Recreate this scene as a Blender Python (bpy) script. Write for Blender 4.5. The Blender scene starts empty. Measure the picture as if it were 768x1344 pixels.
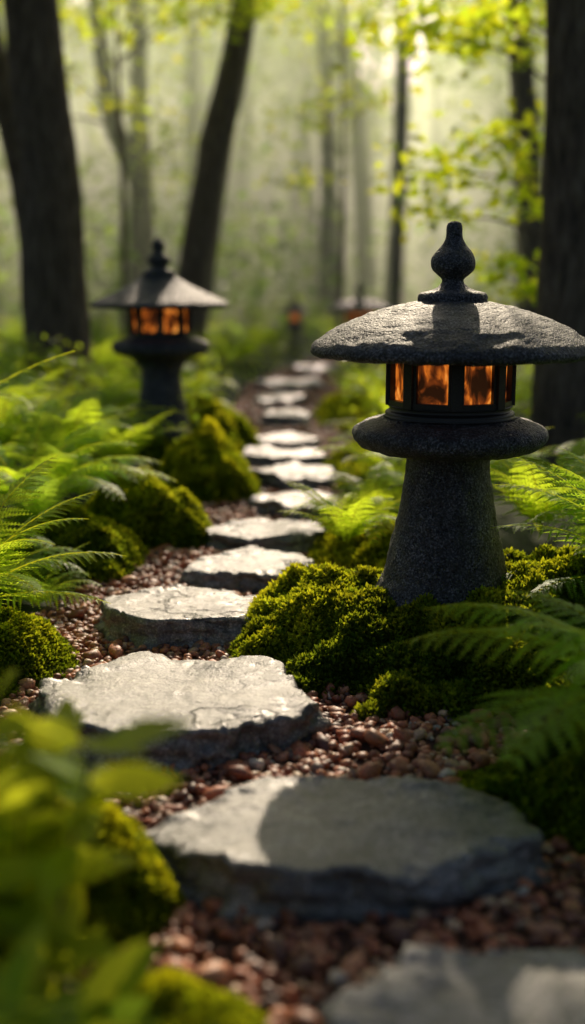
import bpy, math, numpy as np
from mathutils import Vector
rng=np.random.default_rng(7)
scene=bpy.context.scene
COL=scene.collection
# ---------------------------------------------------------------- noise
def _h(ix,iy,iz,seed):
    h=(ix.astype(np.int64)*73856093)^(iy.astype(np.int64)*19349663)^(iz.astype(np.int64)*83492791)^(seed*2654435761)
    h&=0xffffffff; h=((h^(h>>15))*2246822519)&0xffffffff; h=((h^(h>>13))*3266489917)&0xffffffff; h^=h>>16
    return h/4294967295.0*2-1
def vn(p,seed=1):
    p=np.asarray(p,float); i=np.floor(p); f=p-i; u=f*f*f*(f*(f*6-15)+10); i=i.astype(np.int64)
    r=0
    for a in (0,1):
        for b in (0,1):
            for c in (0,1):
                w=(u[:,0] if a else 1-u[:,0])*(u[:,1] if b else 1-u[:,1])*(u[:,2] if c else 1-u[:,2])
                r=r+w*_h(i[:,0]+a,i[:,1]+b,i[:,2]+c,seed)
    return r
def fbm(p,seed=1,o=4):
    p=np.asarray(p,float); r=0; a=1
    for k in range(o): r=r+a*vn(p*(2**k),seed+k*17); a*=.5
    return r
def sst(a,b,x):
    t=np.clip((x-a)/(b-a),0,1); return t*t*(3-2*t)
# ---------------------------------------------------------------- mesh helper
def mkmesh(name,V,F,mats,cols=None,smooth=False,midx=None):
    if not isinstance(F,(list,tuple)): F=[F]
    me=bpy.data.meshes.new(name)
    V=np.asarray(V,np.float32)
    me.vertices.add(len(V)); me.vertices.foreach_set('co',V.ravel())
    loops=np.concatenate([f.ravel() for f in F]).astype(np.int32)
    tot=np.concatenate([np.full(len(f),f.shape[1]) for f in F]).astype(np.int32)
    st=np.concatenate([[0],np.cumsum(tot)[:-1]]).astype(np.int32)
    me.loops.add(len(loops)); me.loops.foreach_set('vertex_index',loops)
    me.polygons.add(len(tot)); me.polygons.foreach_set('loop_start',st)
    try: me.polygons.foreach_set('loop_total',tot)
    except Exception: pass
    me.polygons.foreach_set('use_smooth',np.full(len(tot),smooth,dtype=bool))
    if midx is not None: me.polygons.foreach_set('material_index',np.asarray(midx,np.int32))
    me.update(calc_edges=True); me.validate()
    for m in (mats if isinstance(mats,(list,tuple)) else [mats]): me.materials.append(m)
    if cols is not None:
        a=me.color_attributes.new('tint','FLOAT_COLOR','POINT')
        c=np.ones((len(V),4),np.float32); c[:,:3]=cols; a.data.foreach_set('color',c.ravel())
    return me
def obj(name,me,loc=(0,0,0),rot=(0,0,0),sc=(1,1,1),parent=None):
    o=bpy.data.objects.new(name,me); COL.objects.link(o)
    o.location=loc; o.rotation_euler=rot; o.scale=sc
    if parent: o.parent=parent
    return o
class Acc:
    def __init__(s): s.V=[];s.F={};s.C=[];s.n=0
    def add(s,V,F,C=None):
        V=np.asarray(V).reshape(-1,3); F=np.asarray(F)
        s.V.append(V); s.F.setdefault(F.shape[1],[]).append(F+s.n)
        if C is None: C=np.ones((len(V),3))
        s.C.append(np.broadcast_to(C,(len(V),3))); s.n+=len(V)
    def mesh(s,name,mats,smooth=False):
        return mkmesh(name,np.concatenate(s.V),[np.concatenate(f) for f in s.F.values()],mats,np.concatenate(s.C),smooth)
def norm(v): return v/np.maximum(np.linalg.norm(v,axis=-1,keepdims=True),1e-9)
# ---------------------------------------------------------------- materials
def newmat(name):
    m=bpy.data.materials.new(name); m.use_nodes=True; nt=m.node_tree; nt.nodes.clear()
    out=nt.nodes.new('ShaderNodeOutputMaterial'); return m,nt,out
def N(nt,t,**k):
    n=nt.nodes.new(t)
    for a,b in k.items():
        if a.startswith('_'): setattr(n,a[1:],b)
        else: n.inputs[a.replace('__',' ')].default_value=b
    return n
def ramp(nt,src,stops):
    r=nt.nodes.new('ShaderNodeValToRGB'); e=r.color_ramp.elements
    while len(e)<len(stops): e.new(.5)
    for i,(p,c) in enumerate(stops):
        e[i].position=p; e[i].color=(*c,1) if len(c)==3 else c
    nt.links.new(src,r.inputs[0]); return r
def mathn(nt,op,a,b=None):
    n=nt.nodes.new('ShaderNodeMath'); n.operation=op
    for i,v in enumerate((a,b)):
        if v is None: continue
        if isinstance(v,(int,float)): n.inputs[i].default_value=v
        else: nt.links.new(v,n.inputs[i])
    return n.outputs[0]
def mixc(nt,f,a,b,mode='MIX'):
    n=nt.nodes.new('ShaderNodeMix'); n.data_type='RGBA'; n.blend_type=mode
    for s,v in ((n.inputs[0],f),(n.inputs[6],a),(n.inputs[7],b)):
        if isinstance(v,(int,float)): s.default_value=v
        elif isinstance(v,tuple): s.default_value=(*v,1)
        else: nt.links.new(v,s)
    return n.outputs[2]
def leafmat(name,base,trans,tf=.5,rough=.45,spec=.25):
    m,nt,out=newmat(name)
    at=N(nt,'ShaderNodeAttribute',_attribute_name='tint')
    oi=N(nt,'ShaderNodeObjectInfo')
    geo=N(nt,'ShaderNodeNewGeometry')
    nz=N(nt,'ShaderNodeTexNoise',Scale=6.0); nt.links.new(geo.outputs['Position'],nz.inputs['Vector'])
    v=mathn(nt,'ADD',mathn(nt,'MULTIPLY',nz.outputs[0],.7),mathn(nt,'MULTIPLY',oi.outputs['Random'],.25))
    v=mathn(nt,'ADD',v,.5)
    cb=mixc(nt,1.0,at.outputs['Color'],base,'MULTIPLY'); ct=mixc(nt,1.0,at.outputs['Color'],trans,'MULTIPLY')
    hs=[]
    for c in (cb,ct):
        h=N(nt,'ShaderNodeHueSaturation'); nt.links.new(c,h.inputs['Color']); nt.links.new(v,h.inputs['Value']); hs.append(h.outputs[0])
    p=N(nt,'ShaderNodeBsdfPrincipled',Roughness=rough); p.inputs['Specular IOR Level'].default_value=spec
    nt.links.new(hs[0],p.inputs['Base Color'])
    t=N(nt,'ShaderNodeBsdfTranslucent'); nt.links.new(hs[1],t.inputs['Color'])
    mx=N(nt,'ShaderNodeMixShader'); mx.inputs[0].default_value=tf
    nt.links.new(p.outputs[0],mx.inputs[1]); nt.links.new(t.outputs[0],mx.inputs[2]); nt.links.new(mx.outputs[0],out.inputs[0])
    return m
M_fern=leafmat('fern_green',(.075,.19,.022),(.60,.84,.06),.57)
M_leaf=leafmat('tree_leaf',(.11,.18,.02),(.70,.84,.06),.62)
M_shrub=leafmat('shrub_leaf',(.12,.23,.025),(.76,.88,.06),.6)
M_moss=leafmat('moss_leaf',(.09,.135,.013),(.56,.60,.03),.42,.8,.1)
M_far=leafmat('far_leaf',(.07,.14,.03),(.40,.56,.07),.55)

def stone_mat(name,c1,c2,c3,scale=1.,bump=.006,crack=False,rough=.75,pit=True,grain=1.,spec=.5):
    m,nt,out=newmat(name)
    tc=N(nt,'ShaderNodeTexCoord'); co=tc.outputs['Object']
    oi=N(nt,'ShaderNodeObjectInfo')
    ad=N(nt,'ShaderNodeVectorMath',_operation='ADD'); nt.links.new(co,ad.inputs[0])
    cx=N(nt,'ShaderNodeCombineXYZ'); r10=mathn(nt,'MULTIPLY',oi.outputs['Random'],30.)
    for i in range(3): nt.links.new(r10,cx.inputs[i])
    nt.links.new(cx.outputs[0],ad.inputs[1]); co=ad.outputs[0]
    def no(s,d=6,r=.6):
        n=N(nt,'ShaderNodeTexNoise',Scale=s*scale,Detail=d,Roughness=r); nt.links.new(co,n.inputs['Vector']); return n.outputs[0]
    a=no(5,8,.65); b=no(34,6,.7); g=no(170,3,.8)
    col=ramp(nt,a,[(.35,c1),(.5,c2),(.68,c3)]).outputs[0]
    sp=ramp(nt,b,[(.38,(.5,.5,.5)),(.62,(1.3,1.3,1.3))]).outputs[0]
    col=mixc(nt,1.,col,sp,'MULTIPLY')
    sg=ramp(nt,g,[(.40,(.18,.18,.19)),(.52,(.85,.85,.85)),(.62,(4.2,4.1,4.0))]).outputs[0]
    col=mixc(nt,grain,col,sg,'MULTIPLY')
    h=mathn(nt,'ADD',mathn(nt,'MULTIPLY',a,.8),mathn(nt,'MULTIPLY',b,.5))
    h=mathn(nt,'ADD',h,mathn(nt,'MULTIPLY',g,.25 if pit else .08))
    if pit:
        vo=N(nt,'ShaderNodeTexVoronoi',Scale=110*scale); nt.links.new(co,vo.inputs['Vector'])
        pr=ramp(nt,vo.outputs['Distance'],[(.0,(0,0,0)),(.45,(1,1,1))]).outputs[0]
        h=mathn(nt,'ADD',h,mathn(nt,'MULTIPLY',pr,.45))
    if crack:
        n1=no(1.3,8,.55); d=mathn(nt,'ABSOLUTE',mathn(nt,'SUBTRACT',n1,.44))
        cc=ramp(nt,d,[(.0,(0,0,0)),(.006,(1,1,1))]).outputs[0]
        col=mixc(nt,1.,col,mixc(nt,.45,(1,1,1),cc),'MULTIPLY')
        h=mathn(nt,'ADD',h,mathn(nt,'MULTIPLY',cc,.35))
    p=N(nt,'ShaderNodeBsdfPrincipled',Roughness=rough); p.inputs['Specular IOR Level'].default_value=spec
    nt.links.new(col,p.inputs['Base Color'])
    bp=N(nt,'ShaderNodeBump',Strength=1.0,Distance=bump); nt.links.new(h,bp.inputs['Height']); nt.links.new(bp.outputs[0],p.inputs['Normal'])
    nt.links.new(p.outputs[0],out.inputs[0]); return m
M_lant=stone_mat('dark_granite',(.020,.021,.024),(.034,.035,.039),(.06,.06,.064),1.,.013,rough=.55)
M_slab=stone_mat('slate_slab',(.065,.066,.070),(.125,.12,.118),(.25,.225,.20),1.,.015,crack=True,rough=.36,pit=False,grain=.5,spec=1.)
def simple(name,c,rough=.5,metal=0.):
    m,nt,out=newmat(name); p=N(nt,'ShaderNodeBsdfPrincipled',Roughness=rough,Metallic=metal)
    n=N(nt,'ShaderNodeTexNoise',Scale=40.); r=ramp(nt,n.outputs[0],[(.3,tuple(x*.6 for x in c)),(.7,tuple(x*1.4 for x in c))])
    nt.links.new(r.outputs[0],p.inputs['Base Color']); nt.links.new(p.outputs[0],out.inputs[0]); return m
M_frame=simple('dark_iron',(.018,.016,.015),.45,.3)
def glass():
    m,nt,out=newmat('amber_glass')
    tc=N(nt,'ShaderNodeTexCoord')
    mp=N(nt,'ShaderNodeMapping'); mp.inputs['Scale'].default_value=(1,1,.55); nt.links.new(tc.outputs['Object'],mp.inputs[0])
    vo=N(nt,'ShaderNodeTexVoronoi',Scale=30.,_feature='F1'); nz=N(nt,'ShaderNodeTexNoise',Scale=24.,Detail=5.,Distortion=1.0)
    for n in (vo,nz): nt.links.new(mp.outputs[0],n.inputs['Vector'])
    s=mathn(nt,'ADD',mathn(nt,'MULTIPLY',nz.outputs[0],1.15),mathn(nt,'MULTIPLY',vo.outputs['Distance'],-.30))
    r=ramp(nt,s,[(.30,(.012,.003,.001)),(.42,(.13,.026,.004)),(.52,(.55,.13,.012)),(.66,(1.,.40,.07))])
    p=N(nt,'ShaderNodeBsdfPrincipled',Roughness=.15); p.inputs['Base Color'].default_value=(.12,.04,.01,1)
    nt.links.new(r.outputs[0],p.inputs['Emission Color']); p.inputs['Emission Strength'].default_value=1.1
    nt.links.new(p.outputs[0],out.inputs[0]); return m
M_glass=glass()
def bark():
    m,nt,out=newmat('bark'); geo=N(nt,'ShaderNodeTexCoord')
    mp=N(nt,'ShaderNodeMapping'); mp.inputs['Scale'].default_value=(1,1,.22); nt.links.new(geo.outputs['Object'],mp.inputs[0])
    n=N(nt,'ShaderNodeTexNoise',Scale=22.,Detail=8.,Roughness=.7); nt.links.new(mp.outputs[0],n.inputs['Vector'])
    r=ramp(nt,n.outputs[0],[(.35,(.05,.035,.025)),(.55,(.15,.11,.08)),(.7,(.25,.20,.15))])
    p=N(nt,'ShaderNodeBsdfPrincipled',Roughness=.9); nt.links.new(r.outputs[0],p.inputs['Base Color'])
    b=N(nt,'ShaderNodeBump',Distance=.06); nt.links.new(n.outputs[0],b.inputs['Height']); nt.links.new(b.outputs[0],p.inputs['Normal'])
    nt.links.new(p.outputs[0],out.inputs[0]); return m
M_bark=bark()
def pebm():
    m,nt,out=newmat('pebble_stone'); at=N(nt,'ShaderNodeAttribute',_attribute_name='tint')
    g=N(nt,'ShaderNodeNewGeometry'); n=N(nt,'ShaderNodeTexNoise',Scale=160.,Detail=4.); nt.links.new(g.outputs['Position'],n.inputs['Vector'])
    r=ramp(nt,n.outputs[0],[(.3,(.6,.6,.6)),(.7,(1.35,1.35,1.35))])
    p=N(nt,'ShaderNodeBsdfPrincipled',Roughness=.5); nt.links.new(mixc(nt,1.,at.outputs['Color'],r.outputs[0],'MULTIPLY'),p.inputs['Base Color'])
    b=N(nt,'ShaderNodeBump',Distance=.002,Strength=.6); nt.links.new(n.outputs[0],b.inputs['Height']); nt.links.new(b.outputs[0],p.inputs['Normal'])
    nt.links.new(p.outputs[0],out.inputs[0]); return m
M_peb=pebm()
def soil():
    m,nt,out=newmat('forest_soil'); at=N(nt,'ShaderNodeAttribute',_attribute_name='tint')
    g=N(nt,'ShaderNodeNewGeometry'); n=N(nt,'ShaderNodeTexNoise',Scale=30.,Detail=8.,Roughness=.7); nt.links.new(g.outputs['Position'],n.inputs['Vector'])
    r=ramp(nt,n.outputs[0],[(.3,(.4,.4,.4)),(.7,(1.6,1.6,1.6))])
    p=N(nt,'ShaderNodeBsdfPrincipled',Roughness=.95); nt.links.new(mixc(nt,1.,at.outputs['Color'],r.outputs[0],'MULTIPLY'),p.inputs['Base Color'])
    b=N(nt,'ShaderNodeBump',Distance=.02); nt.links.new(n.outputs[0],b.inputs['Height']); nt.links.new(b.outputs[0],p.inputs['Normal'])
    nt.links.new(p.outputs[0],out.inputs[0]); return m
M_soil=soil()
# ---------------------------------------------------------------- terrain
PY=np.array([0,1.3,1.9,2.5,3.2,3.8,4.5,5.5,8,11,13,16,22,60]); PX=np.array([.15,.15,.1,-.1,-.25,-.18,-.1,0,-.05,0,.3,1.0,3.0,15.])
HW=np.array([.55,.55,.52,.48,.42,.36,.34,.33,.33,.34,.34,.35,.35,.35])
def pathd(x,y): return np.abs(x-np.interp(y,PY,PX))-np.interp(y,PY,HW)
def gh(x,y):
    x=np.asarray(x,float);y=np.asarray(y,float)
    d=pathd(x,y); p=np.stack([x*.8,y*.8,x*0],-1).reshape(-1,3)
    n=fbm(p,5,3).reshape(x.shape)
    return sst(0.02,.9,d)*(.10+.07*n)
def grid(xs,ys):
    X,Y=np.meshgrid(xs,ys); Z=gh(X,Y); V=np.stack([X,Y,Z],-1).reshape(-1,3)
    nx,ny=len(xs),len(ys); i=np.arange(nx-1);j=np.arange(ny-1); I,J=np.meshgrid(i,j); a=(J*nx+I).ravel()
    return V,np.stack([a,a+1,a+1+nx,a+nx],-1)
s=np.linspace(-1,1,181); xs=np.sign(s)*np.abs(s)**2.6*150
t=np.linspace(0,1,240); ys=-4+t**2.6*204
V,F=grid(xs,ys)
d=pathd(V[:,0],V[:,1]); w=sst(-.05,.12,d)[:,None]
C=np.array([.080,.034,.018])*(1-w)+np.array([.030,.045,.012])*w
obj('ground',mkmesh('ground',V,F,M_soil,C,True))
# ---------------------------------------------------------------- stepping stones
stones=[(.31,1.28,.24,.19),(.09,1.84,.335,.20),(-.265,2.48,.285,.26),(-.335,3.22,.25,.20),(-.145,3.77,.217,.18),(-.10,4.3,.23,.2),
 (.02,4.98,.21,.2),(.017,5.7,.22,.22),(-.05,6.33,.24,.2),(-.015,6.98,.19,.2),(-.05,8.3,.19,.34),(-.11,9.5,.22,.34),(.0,11,.3,.45),(.3,12.9,.3,.4),(.9,14.9,.3,.4)]
def slab(i,cx,cy,rx,ry,th):
    R_=np.random.default_rng(100+i)
    na=180; th_=np.linspace(0,2*np.pi,na,endpoint=False)
    m=R_.integers(5,9); pa=np.sort((np.arange(m)+R_.uniform(-.33,.33,m))*2*np.pi/m+R_.uniform(0,6)); hd=R_.uniform(.82,1.04,m)
    if i==1: pa=np.radians([12,58,98,140,207,262,312]); hd=np.array([.97,.86,.98,.90,.93,.88,.86])
    if i==2: hd=hd*.25+.76
    poly=np.min(hd[None]/np.maximum(np.cos(th_[:,None]-pa[None]),.05),1)
    poly=np.minimum(poly,1.16)
    for _ in range(3): poly=(np.roll(poly,1)+2*poly+np.roll(poly,-1))/4
    cp=np.stack([np.cos(th_)*1.1,np.sin(th_)*1.1,np.full(na,i*3.7)],-1)
    out=poly*(1+.045*vn(cp*2.6,9+i)+.034*vn(cp*7,19+i)+.022*vn(cp*20,29+i))
    prof=[(f,0) for f in np.linspace(.05,.93,20)]+[(.96,0),(.98,-.002),(.993,-.005),(1.0,-.011)]+[(1.0+.010*k,-.011-(th-.011)*k/10) for k in range(1,11)]
    V=[[0,0,th]]
    for f,z in prof:
        x=np.cos(th_)*out*f*rx; y=np.sin(th_)*out*f*ry
        P=np.stack([x,y,np.full(na,th+z)],-1)
        q=np.stack([x,y,x*0+i*5.],-1)
        lay=fbm(q*6,50+i,4); st_=np.floor(lay*2.2+vn(q*30,7)*.12)
        edge=(f if z>-.0111 else 1.)
        dz=.004*lay+.007*st_*(edge**2.2)+.005*fbm(q*3,71+i,2)
        if z>-.0115: P[:,2]+=dz
        else:
            P[:,2]+=dz*(1+z/th)
            q=np.stack([x*11,y*11,P[:,2]*40+i],-1); dn=fbm(q,33+i,4)
            dd=norm(np.stack([x,y,x*0],-1)); P=P+dd*(dn*.017-.006)[:,None]
        V.append(P)
    V=np.vstack([np.array(v).reshape(-1,3) for v in V])
    nr=len(prof); F=[]
    a=np.arange(na); b=(a+1)%na
    T=np.stack([np.zeros(na,int),1+a,1+b],-1)
    for r in range(nr-1): F.append(np.stack([1+r*na+a,1+(r+1)*na+a,1+(r+1)*na+b,1+r*na+b],-1))
    me=mkmesh('stepping_stone',V,[T,np.vstack(F)],M_slab,None,True)
    return obj('stepping_stone',me,(cx,cy,-.02),(rng.uniform(-.02,.02),rng.uniform(-.02,.02),0))
for i,(a,b,c,d_) in enumerate(stones): slab(i,a,b,c,d_,.105 if i<4 else .085)
# ---------------------------------------------------------------- gravel
def ico(sub):
    import bmesh
    bm=bmesh.new(); bmesh.ops.create_icosphere(bm,subdivisions=sub,radius=1.); v=np.array([x.co[:] for x in bm.verts]); f=np.array([[q.index for q in p.verts] for p in bm.faces]); bm.free(); return v,f
def pebbles(n,y0,y1,r0,r1,sub):
    bv,bf=ico(sub); y=rng.uniform(y0,y1,n*2); c=np.interp(y,PY,PX); hw=np.interp(y,PY,HW)+.12
    x=c+rng.uniform(-1,1,n*2)*hw
    keep=np.ones(len(x),bool)
    for (a,b,cc,dd) in stones: keep&=((np.abs((x-a)/cc))**2+(np.abs((y-b)/dd))**2)>.85
    x=x[keep][:n];y=y[keep][:n]; n=len(x)
    r=r0+(r1-r0)*rng.random(n)**2.2
    S=r[:,None]*np.stack([rng.uniform(.8,1.45,n),rng.uniform(.75,1.1,n),rng.uniform(.5,.85,n)],-1)
    V=bv[None]*S[:,None,:]
    V*= (1+.34*vn((bv[None]*1.6+rng.uniform(0,99,(n,1,3))).reshape(-1,3),4).reshape(n,-1,1))
    a=rng.uniform(0,6.28,n); tl=rng.normal(0,.35,n)
    ct,st=np.cos(tl)[:,None],np.sin(tl)[:,None]
    X,Y,Z=V[...,0],V[...,1],V[...,2]; X,Z=X*ct-Z*st,X*st+Z*ct
    ca,sa=np.cos(a)[:,None],np.sin(a)[:,None]; X,Y=X*ca-Y*sa,X*sa+Y*ca
    z=gh(x,y)+S[:,2]*rng.uniform(.2,1.3,n)
    V=np.stack([X+x[:,None],Y+y[:,None],Z+z[:,None]],-1)
    pal=np.array([[.38,.125,.058],[.25,.08,.04],[.42,.18,.09],[.12,.047,.03],[.36,.165,.09],[.50,.32,.19],[.55,.47,.38],[.18,.12,.10]])
    pi=rng.choice(8,n,p=[.25,.2,.16,.11,.13,.085,.035,.03]); C=np.repeat((pal[pi]*rng.uniform(.7,1.3,(n,1)))[:,None],len(bv),1)
    F=bf[None]+(np.arange(n)*len(bv))[:,None,None]
    return V.reshape(-1,3),F.reshape(-1,3),C.reshape(-1,3)
A=Acc()
for args in [(10500,1.0,4.2,.006,.015,2),(700,1.0,4.2,.014,.025,2),(5500,4.1,9,.008,.018,1),(2500,9,16,.012,.025,1)]: A.add(*pebbles(*args))
obj('gravel',A.mesh('gravel',M_peb,True))
# ---------------------------------------------------------------- lanterns
def lathe(prof,seg=112,noise=.003,seed=1,dens=.007):
    P=np.array(prof,float); out=[]
    for i in range(len(P)-1):
        p0=P[max(i-1,0)];p1=P[i];p2=P[i+1];p3=P[min(i+2,len(P)-1)]
        n=max(2,int(np.linalg.norm(p2-p1)/dens))
        for k in range(n):
            t=k/n; out.append(.5*((2*p1)+(-p0+p2)*t+(2*p0-5*p1+4*p2-p3)*t*t+(-p0+3*p1-3*p2+p3)*t**3))
    out.append(P[-1]); out=np.array(out); out[:,0]=np.maximum(out[:,0],.0008)
    a=np.linspace(0,2*np.pi,seg,endpoint=False)
    V=np.stack([out[:,0:1]*np.cos(a),out[:,0:1]*np.sin(a),np.repeat(out[:,1:2],seg,1)],-1).reshape(-1,3)
    dd=norm(V*np.array([1,1,.0])+np.array([0,0,.02])); V=V+dd*(noise*fbm(V*34,seed,4)+noise*.4*fbm(V*7,seed+3,2))[:,None]
    V[:,2]+=noise*.7*fbm(V*38,seed+9,4)
    nr=len(out); i=np.arange(seg); j=(i+1)%seg
    F=np.vstack([np.stack([r*seg+i,r*seg+j,(r+1)*seg+j,(r+1)*seg+i],-1) for r in range(nr-1)])
    return V,F
def box8(R,z0,z1,ang0,n=8):
    fr=Acc(); gl=Acc()
    def bx(c,ux,uy,sx,sy,za,zb):
        ux=np.array([*ux,0]);uy=np.array([*uy,0]); v=[]
        for z in (za,zb):
            for (i,j) in ((-1,-1),(1,-1),(1,1),(-1,1)): v.append(np.array([*c,0])+ux*i*sx+uy*j*sy+np.array([0,0,z]))
        fr.add(v,np.array([[0,3,2,1],[4,5,6,7],[0,1,5,4],[1,2,6,5],[2,3,7,6],[3,0,4,7]]))
    side=2*R*math.tan(math.pi/n)
    for k in range(n):
        a=ang0+k*2*math.pi/n; u=np.array([math.cos(a),math.sin(a)]); s_=np.array([-u[1],u[0]])
        h=side/2
        am=a+math.pi/n; um=np.array([math.cos(am),math.sin(am)]); sm=np.array([-um[1],um[0]])
        bx(um*(R/math.cos(math.pi/n)-.006),um,sm,.012,.014,z0,z1)
        bx(u*(R-.004),u,s_,.009,h-.010,z0,z0+.014); bx(u*(R-.004),u,s_,.009,h-.010,z1-.012,z1)
        for sg in (-1,1): bx(u*(R-.003)+s_*sg*(h-.017),u,s_,.006,.0035,z0+.014,z1-.012)
        g=[]
        for (sx,z) in ((-1,z0+.012),(1,z0+.012),(1,z1-.010),(-1,z1-.010)): g.append([*(u*(R-.012)+s_*sx*(h-.012)),z])
        gl.add(g,np.array([[0,1,2,3]]))
    return fr,gl
def lantern(kind,loc,sc=(1,1,1),ang=0.,rot=0.):
    e=bpy.data.objects.new('stone_lantern',None); COL.objects.link(e); e.location=loc; e.scale=sc; e.rotation_euler=(0,0,rot)
    if kind==1:
        ped=[(.001,-.06),(.185,-.06),(.180,.0),(.166,.03),(.150,.10),(.132,.18),(.117,.26),(.110,.32),(.109,.355),(.116,.375)]
        plat=[(.10,.352),(.13,.356),(.20,.364),(.238,.378),(.255,.400),(.25,.420),(.225,.436),(.19,.446),(.17,.452),(.14,.456),(.001,.457)]
        base=[(.001,.452),(.160,.452),(.168,.456),(.168,.466),(.160,.470),(.158,.474),(.158,.480),(.150,.483),(.001,.484)]
        roof=[(.001,.642),(.16,.638),(.27,.624),(.335,.611),(.352,.610),(.364,.618),(.366,.632),(.355,.648),(.33,.664),(.285,.690),(.23,.713),(.16,.735),(.10,.748),(.05,.754),(.001,.756)]
        fin=[(.001,.74),(.080,.745),(.088,.752),(.088,.764),(.080,.772),(.060,.776),(.045,.782),(.030,.794),(.027,.803),(.036,.813),(.052,.828),(.057,.845),(.054,.860),(.042,.876),(.028,.892),(.021,.912),(.020,.930),(.016,.945),(.001,.952)]
        R,z0,z1=.150,.483,.638
    else:
        ped=[(.001,-.08),(.195,-.08),(.19,.0),(.168,.03),(.150,.10),(.128,.2),(.112,.30),(.106,.36),(.115,.41),(.15,.455),(.19,.48)]
        plat=[(.12,.466),(.20,.478),(.245,.492),(.262,.515),(.260,.54),(.24,.556),(.2,.568),(.16,.575),(.001,.577)]
        base=[(.001,.572),(.165,.572),(.17,.578),(.17,.592),(.16,.596),(.001,.597)]
        roof=[(.001,.75),(.17,.748),(.30,.738),(.355,.734),(.372,.742),(.372,.755),(.35,.770),(.28,.80),(.20,.838),(.13,.875),(.085,.905),(.05,.915),(.001,.917)]
        fin=[(.001,.90),(.085,.905),(.09,.915),(.085,.93),(.06,.938),(.045,.95),(.05,.965),(.062,.98),(.060,.996),(.045,1.012),(.030,1.03),(.027,1.045),(.036,1.055),(.034,1.07),(.018,1.095),(.001,1.11)]
        R,z0,z1=.150,.594,.752
    for nm,pf,ns in (('pedestal',ped,.0028),('platform',plat,.0034),('roof',roof,.0036),('finial',fin,.0018)):
        V,F=lathe(pf,noise=ns,seed=kind*7+len(nm)); obj(nm,mkmesh(nm,V,F,M_lant,None,True),parent=e)
    V,F=lathe(base,noise=.0004,seed=3,dens=.004); obj('firebox_base',mkmesh('firebox_base',V,F,M_frame,None,True),parent=e)
    fr,gl=box8(R,z0,z1,ang); obj('firebox_frame',fr.mesh('frame',M_frame),parent=e); obj('amber_window',gl.mesh('window',M_glass),parent=e)
    return e
L1=(.413,3.0,.20)
lantern(1,L1,ang=math.radians(-97.8-17))
lantern(2,(-.72,6.3,.126),ang=math.radians(-84-22))
lantern(1,(.78,13.4,.02),(1.05,1.05,1.05),ang=.3)
lantern(2,(.03,15.2,.02),(.52,.52,.78),ang=.3)
# ---------------------------------------------------------------- moss
def moss(cx,cy,rx,ry,h,n,leaf=.012,tint=(1,1,1),seed=0,rot=0.,pw=.9,eg=.2):  # tint also carries sunlight painted into the colour of lit mounds
    def surf(u,v):
        rho=np.sqrt(u*u+v*v); x0,y0=u*rx,v*ry
        x=cx+x0*math.cos(rot)-y0*math.sin(rot); y=cy+x0*math.sin(rot)+y0*math.cos(rot)
        q=np.stack([x,y,x*0],-1).reshape(-1,3)
        edge=1+eg*np.clip(fbm(q*6,seed+40,2),-1,.8).reshape(x.shape)
        r=np.clip(rho/edge,0,1.3)
        k=np.clip(1-r*r,0,1)**pw
        l=fbm(q*10,seed+2,3).reshape(x.shape); l2=vn(q*38,seed+6).reshape(x.shape)
        z=gh(x,y)+h*k*(1+.16*l)+np.sqrt(k+1e-6)*(.018*l+.012*l2)-.012
        return x,y,z,l,l2,k
    nr,na=40,90; R,T=np.meshgrid(np.linspace(0,1.22,nr),np.linspace(0,2*np.pi,na,endpoint=False),indexing='ij')
    x,y,z,l,l2,k=surf(R*np.cos(T),R*np.sin(T)); V=np.stack([x,y,z],-1).reshape(-1,3)
    i=np.arange(na);j=(i+1)%na
    F=np.vstack([np.stack([r*na+i,r*na+j,(r+1)*na+j,(r+1)*na+i],-1) for r in range(nr-1)][0:])
    A=Acc(); A.add(V,F,np.array([.3,.33,.25])*np.array(tint))
    r=np.sqrt(rng.random(n))*1.2; a=rng.uniform(0,2*np.pi,n); u,v=r*np.cos(a),r*np.sin(a); e=.02
    k=surf(u,v)[5]; u=u[k>.001]; v=v[k>.001]; n=len(u)
    x,y,z,l,l2,_=surf(u,v); x1,y1,z1=surf(u+e,v)[:3]; x2,y2,z2=surf(u,v+e)[:3]
    P=np.stack([x,y,z],-1); nn=norm(np.cross(np.stack([x1,y1,z1],-1)-P,np.stack([x2,y2,z2],-1)-P))
    d=norm(nn*.9+rng.normal(0,.65,(n,3))+np.array([0,0,.25])); s_=norm(np.cross(d,rng.normal(0,1,(n,3))))
    L=leaf*rng.uniform(.6,1.8,n)[:,None]; W=L*.25
    b=P-d*L*.2+nn*rng.uniform(-.2,.8,(n,1))*leaf; nrm=np.cross(d,s_)
    V=np.stack([b,b+d*L*.55+s_*W,b+d*L+nrm*L*.15,b+d*L*.55-s_*W],1)
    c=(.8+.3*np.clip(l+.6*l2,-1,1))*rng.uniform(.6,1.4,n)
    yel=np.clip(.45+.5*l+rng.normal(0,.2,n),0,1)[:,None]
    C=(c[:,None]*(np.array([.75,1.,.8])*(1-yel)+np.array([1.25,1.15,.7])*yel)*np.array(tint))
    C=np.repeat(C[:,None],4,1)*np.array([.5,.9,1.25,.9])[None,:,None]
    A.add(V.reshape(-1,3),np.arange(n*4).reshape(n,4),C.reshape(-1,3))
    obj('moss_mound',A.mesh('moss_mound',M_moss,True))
moss(.50,3.0,.62,.50,.21,150000,.0125,seed=1,pw=.62,eg=.13)
moss(.17,3.08,.34,.36,.20,54000,.0125,(1.25,1.2,1.),seed=31,pw=.75)  # brighter tint paints the sunlit left flank into the moss colour
moss(-.76,3.95,.26,.25,.17,32000,.014,seed=2)
moss(-.58,4.45,.27,.28,.22,32000,.015,seed=3)
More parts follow.
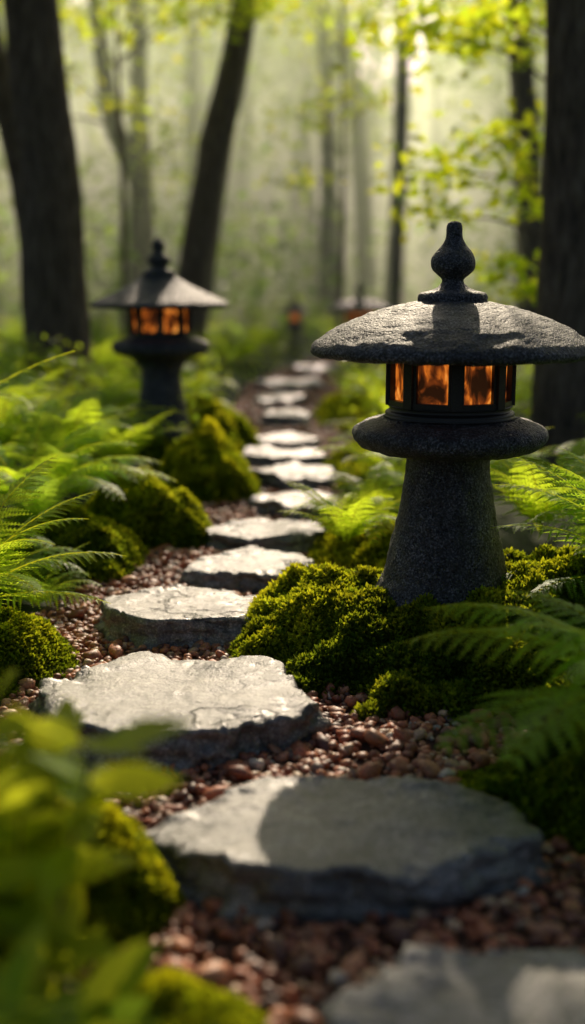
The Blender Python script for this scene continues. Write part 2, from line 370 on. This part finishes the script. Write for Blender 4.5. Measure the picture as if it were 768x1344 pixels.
moss(-.41,5.5,.25,.35,.27,28000,.018,(1.3,1.2,.9),seed=4)  # yellow tint puts the sun on this mound into its colour
moss(-.52,7.0,.3,.5,.24,16000,.024,seed=5)
moss(-.72,6.3,.42,.4,.14,16000,.022,seed=15)
moss(-.80,2.85,.22,.24,.14,32000,.012,(1.1,1.1,1),seed=6)
moss(-.36,1.72,.18,.22,.15,40000,.010,(1.5,1.35,.9),seed=7)
moss(-.17,1.28,.16,.16,.10,32000,.009,(1.5,1.35,.9),seed=8)
moss(-.45,1.25,.25,.3,.14,24000,.010,(1.2,1.15,.9),seed=18)
moss(.68,2.05,.34,.30,.15,42000,.012,(.8,.9,.9),seed=9)
moss(.35,4.2,.32,.5,.14,18000,.016,(1.2,1.1,.9),seed=10)
moss(.55,6.0,.35,.8,.16,16000,.022,seed=11)
moss(.6,8.6,.4,1.2,.16,10000,.03,seed=12)
# ---------------------------------------------------------------- ferns
def frond(acc,phi,L,e0,bend,n=18,m=9,wid=.30,tw=0.,org=(0,0,0),tint=1.):
    tint=np.asarray(tint)*np.ones(3)
    ts=np.linspace(0,1,n+1); el=e0-bend*ts**1.15; az=phi+tw*ts
    T=np.stack([np.cos(el)*np.cos(az),np.cos(el)*np.sin(az),np.sin(el)],-1)
    P=np.vstack([[0,0,0],np.cumsum(.5*(T[1:]+T[:-1])*L/n,0)])+np.array(org)
    S=np.stack([-np.sin(az),np.cos(az),az*0],-1); NN=norm(np.cross(T,S))*1.; NN*=np.sign(NN[:,2:3]+1e-9)
    w=L*.006*(1-ts*.8)[:,None]
    for D in (S,NN):
        V=np.stack([P-D*w,P+D*w],1).reshape(-1,3); a=np.arange(n)*2
        acc.add(V,np.stack([a,a+1,a+3,a+2],-1),np.array([.9,.75,.6])*tint)
    k=(ts>.10)&(ts<.999); t=ts[k];Pk=P[k];Tk=T[k];Sk=S[k];Nk=NN[k]
    prof=np.minimum(1,.45+(t-.1)/.28)*(1-t)**.8*1.18+.04
    for sd in (-1,1):
        ln=(L*wid*prof*rng.uniform(.88,1.1,len(t)))[:,None]
        D=norm(Tk*(.36+.30*t[:,None])+Sk*sd*.95-Nk*.12+rng.normal(0,.06,Tk.shape))
        q=(np.arange(m)+.5)/m
        base=Pk[:,None]+D[:,None]*ln[:,None]*q[None,:,None]-Nk[:,None]*(ln[:,None]*.22*(q**2)[None,:,None])
        pp=norm(Tk-D*np.sum(Tk*D,-1,keepdims=True))
        cap=L/n*.60
        ll=np.minimum(ln[:,None]*.40,cap)*(((1-q)**.7+.12)[None,:,None]); 
        ww=np.minimum(ln[:,None]/m*.55,cap*.34)
        for s2 in (-1,1):
            d=norm(D[:,None]*.6+pp[:,None]*s2*.85+Nk[:,None]*.10+rng.normal(0,.05,base.shape))
            sv=norm(np.cross(d,Nk[:,None]+0*d))
            V=np.stack([base,base+d*ll*.4+sv*ww,base+d*ll,base+d*ll*.4-sv*ww],2)
            nn=V.shape[0]*V.shape[1]; c=tint*rng.uniform(.8,1.2,(nn,1,1))*np.ones((1,4,3))
            acc.add(V.reshape(-1,3),np.arange(nn*4).reshape(nn,4),c.reshape(-1,3))
        w2=ln*.035; V=np.stack([Pk,Pk+D*ln*.5+pp*w2-Nk*ln*.055,Pk+D*ln-Nk*ln*.22,Pk+D*ln*.5-pp*w2-Nk*ln*.055],1)
        acc.add(V.reshape(-1,3),np.arange(len(t)*4).reshape(-1,4),.9*tint)
def fernmesh(k,nf,L=.5,el=(50,80),bend=(60,105),n=17,m=8,col=(1,1,1)):
    A=Acc(); a0=rng.uniform(0,6)
    for i in range(nf):
        frond(A,a0+i*2*math.pi/nf*1.0+rng.normal(0,.22),L*rng.uniform(.7,1.1),math.radians(rng.uniform(*el)),math.radians(rng.uniform(*bend)),n,m,rng.uniform(.24,.32),rng.normal(0,.25),tint=np.array(col)*rng.uniform(.8,1.2))
    return A.mesh('fern_mesh%d'%k,M_fern)
FV=[fernmesh(i,11+i%3) for i in range(4)]+[fernmesh(4,10,.55,(60,85),(50,80)),fernmesh(5,12,.5,(35,70),(50,80))]
FY=[fernmesh(6,12,.5,(45,78),(60,100),col=(1.5,1.3,.8)),fernmesh(7,11,.5,(55,82),(50,90),col=(1.4,1.25,.8))]
def fern(x,y,s=1.,r=None,me=None,dz=0.):
    me=me if me is not None else FV[rng.integers(0,6)]
    return obj('fern',me,(x,y,float(gh(np.array([x]),np.array([y]))[0])+dz-.01),(0,0,rng.uniform(0,6.28) if r is None else r),(s,s,s))
def cfern(x,y,z,specs,tint,n=24,m=11):
    A=Acc()
    for (phi,L,e0,bd,wd) in specs: frond(A,math.radians(phi),L,math.radians(e0),math.radians(bd),n,m,wd,rng.normal(0,.12),tint=np.array(tint)*rng.uniform(.85,1.15))
    obj('fern',A.mesh('fern_custom',M_fern),(x,y,z))
cfern(.77,2.12,.13,[(178,.62,50,72,.33),(196,.60,38,72,.33),(215,.60,46,82,.33),(240,.57,50,85,.33),(262,.5,55,90,.32),(160,.60,55,70,.32),(140,.5,60,70,.28),(290,.5,60,90,.30),(100,.5,65,60,.27),(40,.5,60,80,.27),(0,.5,60,80,.27),(187,.52,66,80,.32),(228,.5,65,85,.32),(205,.45,72,90,.32)],(1.45,1.35,1.),19,9)
cfern(.98,2.95,.13,[(170,.60,72,75,.29),(195,.58,60,70,.29),(225,.55,65,80,.29),(150,.62,70,60,.29),(250,.55,60,80,.29),(280,.55,70,80,.29),(120,.6,72,60,.27),(60,.5,65,80,.27),(0,.5,60,80,.27),(182,.5,40,60,.29),(210,.5,45,70,.29),(200,.66,78,70,.27),(188,.62,82,75,.28)],(1.3,1.25,1.))
cfern(-.90,2.95,.13,[(8,.50,45,60,.27),(-18,.46,28,45,.27),(25,.52,62,55,.26),(50,.55,72,55,.26),(-50,.5,50,70,.27),(-85,.45,55,80,.27),(90,.55,70,60,.26),(130,.5,60,70,.27),(180,.5,60,70,.27),(0,.48,70,75,.27),(-35,.5,66,75,.27)],(1.55,1.35,.85))
cfern(-1.04,2.30,.05,[(16,1.08,86,72,.19),(-30,.6,60,80,.25),(60,.7,70,70,.25),(150,.6,60,80,.25),(230,.6,60,80,.25)],(1.3,1.2,.85))
cfern(-1.0,4.25,.15,[(5,.62,45,75,.30),(-15,.58,55,80,.30),(25,.6,50,75,.30),(-40,.6,50,85,.30),(-70,.6,55,85,.30),(50,.6,65,70,.3),(-100,.55,60,80,.3),(-5,.55,70,85,.3),(90,.6,70,60,.3),(-55,.5,72,85,.3),(150,.6,65,70,.3),(200,.6,60,80,.3)],(1.5,1.35,.85))
for a in [(-.80,3.45,.6,.3,FV[0],.0),(1.0,2.2,.9,4.,FV[2],.05),(1.05,3.5,1.0,4.,FV[3],.1),(.86,1.70,.6,1.,FV[3],.03),
 (.28,3.95,.8,1.,FY[0],.16),(.62,4.1,.95,2.,FY[1],.18),(.95,4.2,1.05,3.,FY[0],.18),(.45,4.8,.9,3.,FY[0],.14),(1.4,4.1,1.0,3.,FV[1],.05),(.18,3.62,.6,1.,FY[1],.17),(.8,3.6,.85,.2,FY[1],.2),
 (-1.25,4.7,1.1,0.,FY[0],.1),(-.95,4.85,1.0,1.2,FY[1],.14),(-1.35,5.2,1.2,2.,FY[1],.14),(-1.0,5.5,1.1,3.,FY[0],.14),(-.80,4.30,.65,4.,FV[0],.18),(-1.35,3.9,1.,1.,FV[3],.1),(-1.05,3.75,.8,2.,FY[0],.1),(-.88,3.85,.55,5.,FV[4],.16),
 (-1.7,5.9,1.3,5.,FY[0],.16),(-1.2,6.2,1.2,.4,FY[0],.14),(-1.6,4.6,1.,.9,FV[2],.1),(-1.1,7.2,1.1,.9,FY[1],.1),(-1.9,7.,1.3,2.9,FV[2],.1),(-.76,5.1,.8,2.,FY[1],.14),(-1.5,6.9,1.2,1.9,FY[0],.12),
 (-.95,3.45,.75,3.9,FV[2],.03),(-.50,1.05,.8,2.,FV[4],.02),(-.62,1.5,.7,.6,FV[1],.02),(-.30,.98,.55,.6,FV[0],.0),(-.78,2.0,.6,1.6,FV[3],.02),
 (.5,6.4,.8,0,FY[0],.1),(.62,7.3,.9,1,FY[1],.1),(.85,5.5,.9,2,FV[4],.1),(-.75,8.2,.9,2,FY[0],.05),(.55,8.8,.9,2,FY[1],.05),(.6,10.3,.9,2,FY[0],.05),(-.8,9.6,1.0,2,FY[0],.05)]:
    fern(*a)
cnt=0
while cnt<260:
    y=2.5+rng.random()**1.3*22; x=rng.uniform(-1,1)*(1.5+y*.38)
    if pathd(np.array([x]),np.array([y]))[0]<.55 or (y<7.5 and abs(x)<1.25): continue
    if y<4 and abs(x)>2.2: continue
    fern(x,y,rng.uniform(.8,1.4),None,FY[rng.integers(0,2)] if rng.random()<.5 else None,.03); cnt+=1
# ---------------------------------------------------------------- leaf helpers
SUN=np.array([-.09,-1.,-.62])
def litmask(P,thr=.0):
    k=(P[:,2]-.1)/.62; x=P[:,0]-.09*k; y=P[:,1]-k
    n=vn(np.stack([x*2.2,y*1.6,x*0+3],-1),77)
    inside=(x>-3.2)&(x<1.15)&(y>1.5)&(y<9.5)
    inside2=(x>-1.2)&(x<.0)&(y>.3)&(y<=1.6)
    n2=vn(np.stack([x*.55,y*.12,x*0+9],-1),78)
    far=(y>=9.5)&(n2>thr)
    return ((inside|inside2)&(n>-.75))|far
def leaves(acc,P,size,tint=(1,1,1),flat=.5,var=.25,asp=.33,droop=.3,mask=True):
    if mask: P=P[~litmask(P)]
    n=len(P)
    if n==0: return False
    d=rng.normal(0,1,(n,3)); d[:,2]=d[:,2]*(1-flat)-droop; d=norm(d)
    up=norm(rng.normal(0,.5,(n,3))+np.array([0,0,1.])); s_=norm(np.cross(d,up)); nn=np.cross(s_,d)
    L=(size*rng.uniform(.6,1.3,n))[:,None]; W=L*asp
    V=np.stack([P,P+d*L*.3+s_*W,P+d*L*.7+s_*W*.7,P+d*L-nn*L*.15,P+d*L*.7-s_*W*.7,P+d*L*.3-s_*W],1)
    C=np.array(tint)*rng.uniform(1-var,1+var,(n,1)); yl=rng.random((n,1)); C=C*(np.array([1.15,1.,.8])*yl+np.array([.85,1.,1.])*(1-yl))
    acc.add(V.reshape(-1,3),np.arange(n*6).reshape(n,6),np.repeat(C,6,0)); return True
def tube(acc,pts,rad,seg=14,seed=1,nz=.06,tint=1.):
    pts=np.array(pts,float); rad=np.array(rad,float)
    tt=np.linspace(0,len(pts)-1,max(6,(len(pts)-1)*8)); ii=np.arange(len(pts))
    P=np.stack([np.interp(tt,ii,pts[:,k]) for k in range(3)],-1); R=np.interp(tt,ii,rad)
    for _ in range(3): P[1:-1]=(P[:-2]+2*P[1:-1]+P[2:])/4
    T=norm(np.gradient(P,axis=0)); ref=np.array([1.,0,0]) if abs(T[0][0])<.8 else np.array([0,1.,0])
    S=norm(np.cross(T,ref)); B=np.cross(T,S); a=np.linspace(0,2*np.pi,seg,endpoint=False)
    D=S[:,None]*np.cos(a)[None,:,None]+B[:,None]*np.sin(a)[None,:,None]
    Q=P[:,None]+D*R[:,None,None]
    q=Q.reshape(-1,3); q=q+D.reshape(-1,3)*(np.repeat(R,seg)*nz*fbm(q*np.array([5,5,1.5]),seed,3))[:,None]
    i=np.arange(seg);j=(i+1)%seg; F=np.vstack([np.stack([r*seg+i,r*seg+j,(r+1)*seg+j,(r+1)*seg+i],-1) for r in range(len(P)-1)])
    acc.add(q,F,tint); return P
def tree(name,base,top,r0,H,crown=True,limbs=(),seed=1,leafy=(),mid=None,lt=(1,1,1),leafsize=.10,cden=1.):
    base=np.array(base,float); top=np.array(top,float)
    A=Acc(); d=(top-base); pts=[base-np.array([0,0,.2]),base+d*.04]
    if mid is not None: pts.append(np.array(mid,float))
    else: pts.append(base+d*.5+np.array([.05,0,0]))
    pts.append(top)
    rr=[r0*1.5,r0*1.08,r0*.9,r0*.72]
    ext=top+ (d/np.linalg.norm(d)*.6+np.array([0,0,.4]))*(H-top[2]); pts.append(ext); rr.append(r0*.3)
    tube(A,pts,rr,24,seed,.10)
    tips=[]
    for l in limbs: tube(A,l[0],l[1],9,seed+5)
    if crown:
        for k in range(8):
            f=rng.uniform(.0,.8); s0=top+(ext-top)*f; a=rng.uniform(0,6.28); ln=rng.uniform(.9,1.8)
            e=s0+np.array([math.cos(a)*ln,math.sin(a)*ln,ln*rng.uniform(.3,.9)]); tube(A,[s0,(s0+e)/2+[0,0,.15],e],[r0*.2,r0*.11,.01],7,seed+k); tips.append(e); tips.append((s0+e)/2)
        tips.append(ext)
    o=obj(name,A.mesh('trunk_mesh',M_bark,True))
    L=Acc(); got=False
    for e in tips:
        for c in range(3):
            n=int(70*cden); cc=e+rng.normal(0,.55,3); P=cc+rng.normal(0,.36,(n,3))*np.array([1,1,.6])
            got|=leaves(L,P,leafsize,lt)
    for (c,sp,n,ti) in leafy:
        P=np.array(c)+rng.normal(0,1,(n,3))*np.array(sp); P=P[P[:,2]>c[2]-.12]; got|=leaves(L,P,leafsize*.85,ti,.7,mask=False)
    if got: obj('foliage',L.mesh('foliage',M_leaf),parent=o)  # on one tree this also holds the added shade clumps
    return o
Y=(1.2,1.15,.7)
tree('broadleaf_tree',(-2.02,10,0),(-2.17,10,3.6),.28,8,seed=1)
tree('broadleaf_tree',(-2.6,12.4,0),(-3.15,12.2,3.9),.17,8,mid=(-2.75,12.3,1.9),seed=2)
tree('broadleaf_tree',(-2.35,18,0),(-2.3,18,2.6),.21,8,mid=(-2.3,18,1.4),seed=3,limbs=[([(-2.3,18,2.4),(-2.75,18,3.4),(-3.0,18,6.)],[.17,.14,.1])])
tree('broadleaf_tree',(-1.35,14,0),(-.42,14,4.6),.215,5.8,mid=(-1.02,14,2.),seed=4)
tree('broadleaf_tree',(2.95,14,0),(2.55,14,4.2),.19,7,mid=(2.8,14,2.),seed=5)
tree('broadleaf_tree',(1.50,6.1,0),(1.40,6.1,2.9),.195,7,mid=(1.47,6.1,1.3),seed=6,limbs=[([(1.41,6.1,3.6),(1.2,7.0,4.6),(.95,8.4,4.8)],[.04,.025,.008])],  # limb above the frame, added to carry the shading clumps
   leafy=[((1.02,8.5,4.76),(.42,.12,.07),1700,(1,1,1)),((1.02,8.5,5.0),(.40,.15,.1),900,(1,1,1))],leafsize=.10)  # unseen leaf clumps added to cast shade on the nearest stepping stone
tree('broadleaf_tree',(-4.1,9,0),(-4.3,9,3.6),.2,8,seed=7)
tree('broadleaf_tree',(3.6,8.,0),(3.8,8.,3.6),.2,8,seed=8)
tree('broadleaf_tree',(.75,24,0),(.65,24,5),.2,9,seed=10)
tree('broadleaf_tree',(1.75,21,0),(1.9,21,5),.17,9,seed=11)
tree('broadleaf_tree',(-3.6,26,0),(-3.3,26,5),.24,9,seed=12)
def sapling(x,y,h,clumps,ti=Y,sz=.1):
    A=Acc(); pts=[(x,y,-.1),(x+.05,y,h*.5),(x,y,h)]; tube(A,pts,[.04,.03,.01],8,3)
    L=Acc()
    for (cx,cy,cz,s_,n) in clumps:
        tube(A,[(x,y,min(cz,h)*.85),((x+cx)/2,(y+cy)/2,cz*.98),(cx,cy,cz)],[.012,.008,.003],6,4)
        P=np.array([cx,cy,cz])+rng.normal(0,1,(n,3))*np.array([s_,s_,s_*.42]); leaves(L,P,sz,ti,.7,mask=False)
    o=obj('understory_tree',A.mesh('stem',M_bark,True)); obj('foliage',L.mesh('foliage',M_leaf),parent=o)
sapling(1.95,8.3,3.2,[(1.0,8.2,1.75,.22,140),(.95,8.0,1.45,.13,50),(1.45,8.4,2.0,.22,160),(.9,8.1,2.6,.26,170),(1.4,8.3,2.8,.28,180),(1.45,8.1,1.15,.12,65),(1.6,8.2,.95,.11,55),(1.6,8.3,1.55,.14,50)],Y,.10)
sapling(-1.9,13,4.2,[(-2.3,13,3.8,.35,140),(-1.5,13,4.0,.4,170),(-1.0,13,3.8,.3,110),(-2.7,13,3.2,.3,80),(-1.9,13,2.9,.25,50),(-.6,13,4.1,.4,120),(-.2,13,3.9,.3,90)],Y,.12)
sapling(.6,15,4.6,[(.2,15,3.0,.3,80),(.8,15,3.3,.3,80),(.5,15,4.3,.4,130),(-.4,15,4.4,.4,130),(1.3,15,4.4,.45,150),(.1,15,2.3,.2,40)],Y,.13)
sapling(2.8,11,4,[(2.3,11,3.1,.35,120),(1.7,11,3.3,.4,150),(2.9,11,2.6,.3,90),(2.2,11,2.0,.25,60)])
sapling(-4.2,15,5,[(-4.,15,4.2,.5,150),(-4.6,15,3.6,.5,150),(-3.3,15,4.4,.5,120),(-4.4,15,2.6,.4,80)])
# ---------------------------------------------------------------- distant forest
A=Acc();L=Acc()
for k in range(46):
    y=rng.uniform(24,56); x=rng.uniform(-1,1)*y*.5; r=rng.uniform(.12,.26); ln=rng.normal(0,.5)
    tube(A,[(x,y,-.2),(x+ln*.4,y,5),(x+ln,y,9)],[r*1.2,r*.9,r*.5],8,k)
    for c in range(13):
        zz=rng.uniform(.11*y+.4,.25*y+3)
        P=np.array([x+rng.normal(0,1.8),y+rng.normal(0,1.2),zz])+rng.normal(0,.8,(70,3))*[1,1,.6]
        P=P[~litmask(P,.25)]; leaves(L,P,.28,(1.0,1.05,.9),.5,mask=False)
o=obj('distant_trees',A.mesh('distant_trunks',M_bark,True)); obj('foliage',L.mesh('distant_foliage',M_far),parent=o)
L=Acc(); n=60000
y=6+rng.random(n)**1.5*45; x=rng.uniform(-1,1,n)*(2+y*.5); k=pathd(x,y)>.12; x=x[k];y=y[k]
lump=np.clip(fbm(np.stack([x*.5,y*.5,x*0],-1),88,3),-1,1)
z=gh(x,y)+rng.random(len(x))**1.3*(.12+.22*(lump+.6).clip(0)+(y-6)*.010)
leaves(L,np.stack([x,y,z],-1),.055,(1.15,1.05,.9),.4,mask=False)
obj('ground_cover',L.mesh('ground_cover',M_fern))
L=Acc()
for k in range(170):
    y=rng.uniform(17,54); x=rng.uniform(-1,1)*y*.5
    if abs(x-np.interp(y,PY,PX))<1.2: continue
    P=np.array([x,y,rng.uniform(.2,1.+.05*y)])+rng.normal(0,1,(130,3))*[1.2,.9,.8]; leaves(L,P,.2,(.95,1.05,1),.4,mask=False)
obj('distant_shrubs',L.mesh('distant_shrubs',M_far))
aa=np.linspace(math.radians(35),math.radians(145),200); hh=np.linspace(0,1,24)
AA,HH=np.meshgrid(aa,hh); q=np.stack([AA*14,HH*3,AA*0],-1).reshape(-1,3); nz=fbm(q,5,4).reshape(AA.shape)
top=20+3*fbm(np.stack([AA*9,AA*0,AA*0],-1).reshape(-1,3),9,4).reshape(AA.shape)-8.5*np.exp(-((AA-math.radians(85.4))/math.radians(3.0))**2)
Rr=62+nz*2.5+HH*14; V=np.stack([Rr*np.cos(AA),Rr*np.sin(AA),HH*top-.5],-1).reshape(-1,3)
nx=200; I,J=np.meshgrid(np.arange(nx-1),np.arange(23)); a=(J*nx+I).ravel(); F=np.stack([a,a+1,a+1+nx,a+nx],-1)
m,nt,out=newmat('hillside_canopy'); g=N(nt,'ShaderNodeNewGeometry'); n1=N(nt,'ShaderNodeTexNoise',Scale=.5,Detail=8.,Roughness=.7); nt.links.new(g.outputs['Position'],n1.inputs['Vector'])
r=ramp(nt,n1.outputs[0],[(.35,(.035,.08,.02)),(.65,(.10,.17,.04))]); p=N(nt,'ShaderNodeBsdfDiffuse'); nt.links.new(r.outputs[0],p.inputs[0]); nt.links.new(p.outputs[0],out.inputs[0])
obj('hillside_forest',mkmesh('hillside_forest',V,F,m,None,True))
# ---------------------------------------------------------------- foreground leafy shrub
def shrub(x,y,n,h,spread,tint,lsz=.075,seed=0):
    A=Acc(); S=Acc(); z0=float(gh(np.array([x]),np.array([y]))[0])
    for i in range(n):
        a=rng.uniform(0,6.28); sp=spread*rng.uniform(.2,1); H=h*rng.uniform(.55,1.05)
        b=np.array([x+rng.normal(0,.03),y+rng.normal(0,.03),z0]); e=b+np.array([math.cos(a)*sp,math.sin(a)*sp,H]); mdd=(b+e)/2+np.array([0,0,H*.12])
        P=tube(S,[b,mdd,e],[.0035,.0028,.0015],5,i,0)
        for t in np.linspace(.3,1,9):
            p=P[min(int(t*(len(P)-1)),len(P)-1)]; a2=rng.uniform(0,6.28)
            for sg in (0,math.pi):
                d=norm(np.array([math.cos(a2+sg),math.sin(a2+sg),rng.uniform(-.2,.9)])); s_=norm(np.cross(d,norm(np.array([0,0,1.])+rng.normal(0,.7,3)))); nn=np.cross(s_,d); l=lsz*rng.uniform(.7,1.3); w=l*.20
                V=[p,p+d*l*.25+s_*w*.85,p+d*l*.55+s_*w,p+d*l*.82+s_*w*.5-nn*l*.04,p+d*l-nn*l*.1,p+d*l*.82-s_*w*.5-nn*l*.04,p+d*l*.55-s_*w,p+d*l*.25-s_*w*.85]
                A.add(V,np.array([[0,1,2,3,4,5,6,7]]),np.array(tint)*rng.uniform(.8,1.2))
    o=obj('leafy_shrub',S.mesh('stems',M_bark)); obj('leaves',A.mesh('leaves',M_shrub),parent=o)
shrub(-.41,1.40,24,.45,.22,(1.4,1.25,.8),.095)
shrub(-.37,1.16,12,.30,.2,(1.2,1.1,.9),.09)
shrub(-.27,1.08,10,.18,.16,(.85,1.,.9),.07)
shrub(-.50,.98,14,.40,.25,(.9,1.,.9),.08)
shrub(-1.15,2.6,12,.5,.3,(1.2,1.1,.8),.08)
# ---------------------------------------------------------------- mist
import bmesh
bm=bmesh.new(); bmesh.ops.create_cube(bm,size=1.); me=bpy.data.meshes.new('mist'); bm.to_mesh(me); bm.free()
mo=obj('mist',me,(0,36.,4.1),(0,0,0),(90,48,9))
m,nt,out=newmat('mist_volume'); vs=N(nt,'ShaderNodeVolumeScatter',Density=.028,Anisotropy=.68); vs.inputs['Color'].default_value=(.80,1.,.62,1)
nt.links.new(vs.outputs[0],out.inputs['Volume']); me.materials.append(m)
# ---------------------------------------------------------------- light, world, camera
w=bpy.data.worlds.new('World'); scene.world=w; w.use_nodes=True; nt=w.node_tree
sk=nt.nodes.new('ShaderNodeTexSky'); sk.sky_type='NISHITA'; sk.sun_disc=False; sk.sun_elevation=math.radians(31.7); sk.sun_rotation=math.radians(5.1); sk.dust_density=4.
nt.links.new(sk.outputs[0],nt.nodes['Background'].inputs[0]); nt.nodes['Background'].inputs[1].default_value=.085
sl=bpy.data.lights.new('sun','SUN'); sl.energy=5.; sl.angle=math.radians(.5); sl.color=(1.,.85,.60)
so=bpy.data.objects.new('sun',sl); COL.objects.link(so); so.rotation_euler=Vector(SUN).to_track_quat('-Z','Y').to_euler()
cam=bpy.data.cameras.new('camera'); cam.sensor_fit='VERTICAL'; cam.sensor_height=36; cam.lens=40.2; cam.clip_end=500; cam.clip_start=.05
cam.dof.use_dof=True; cam.dof.focus_distance=2.95; cam.dof.aperture_fstop=1.05
co=bpy.data.objects.new('camera',cam); COL.objects.link(co); co.location=(0,0,1.0); co.rotation_euler=(math.radians(90-11.4),0,0)
scene.camera=co
scene.view_settings.view_transform='Standard'; scene.view_settings.look='None'; scene.view_settings.exposure=0
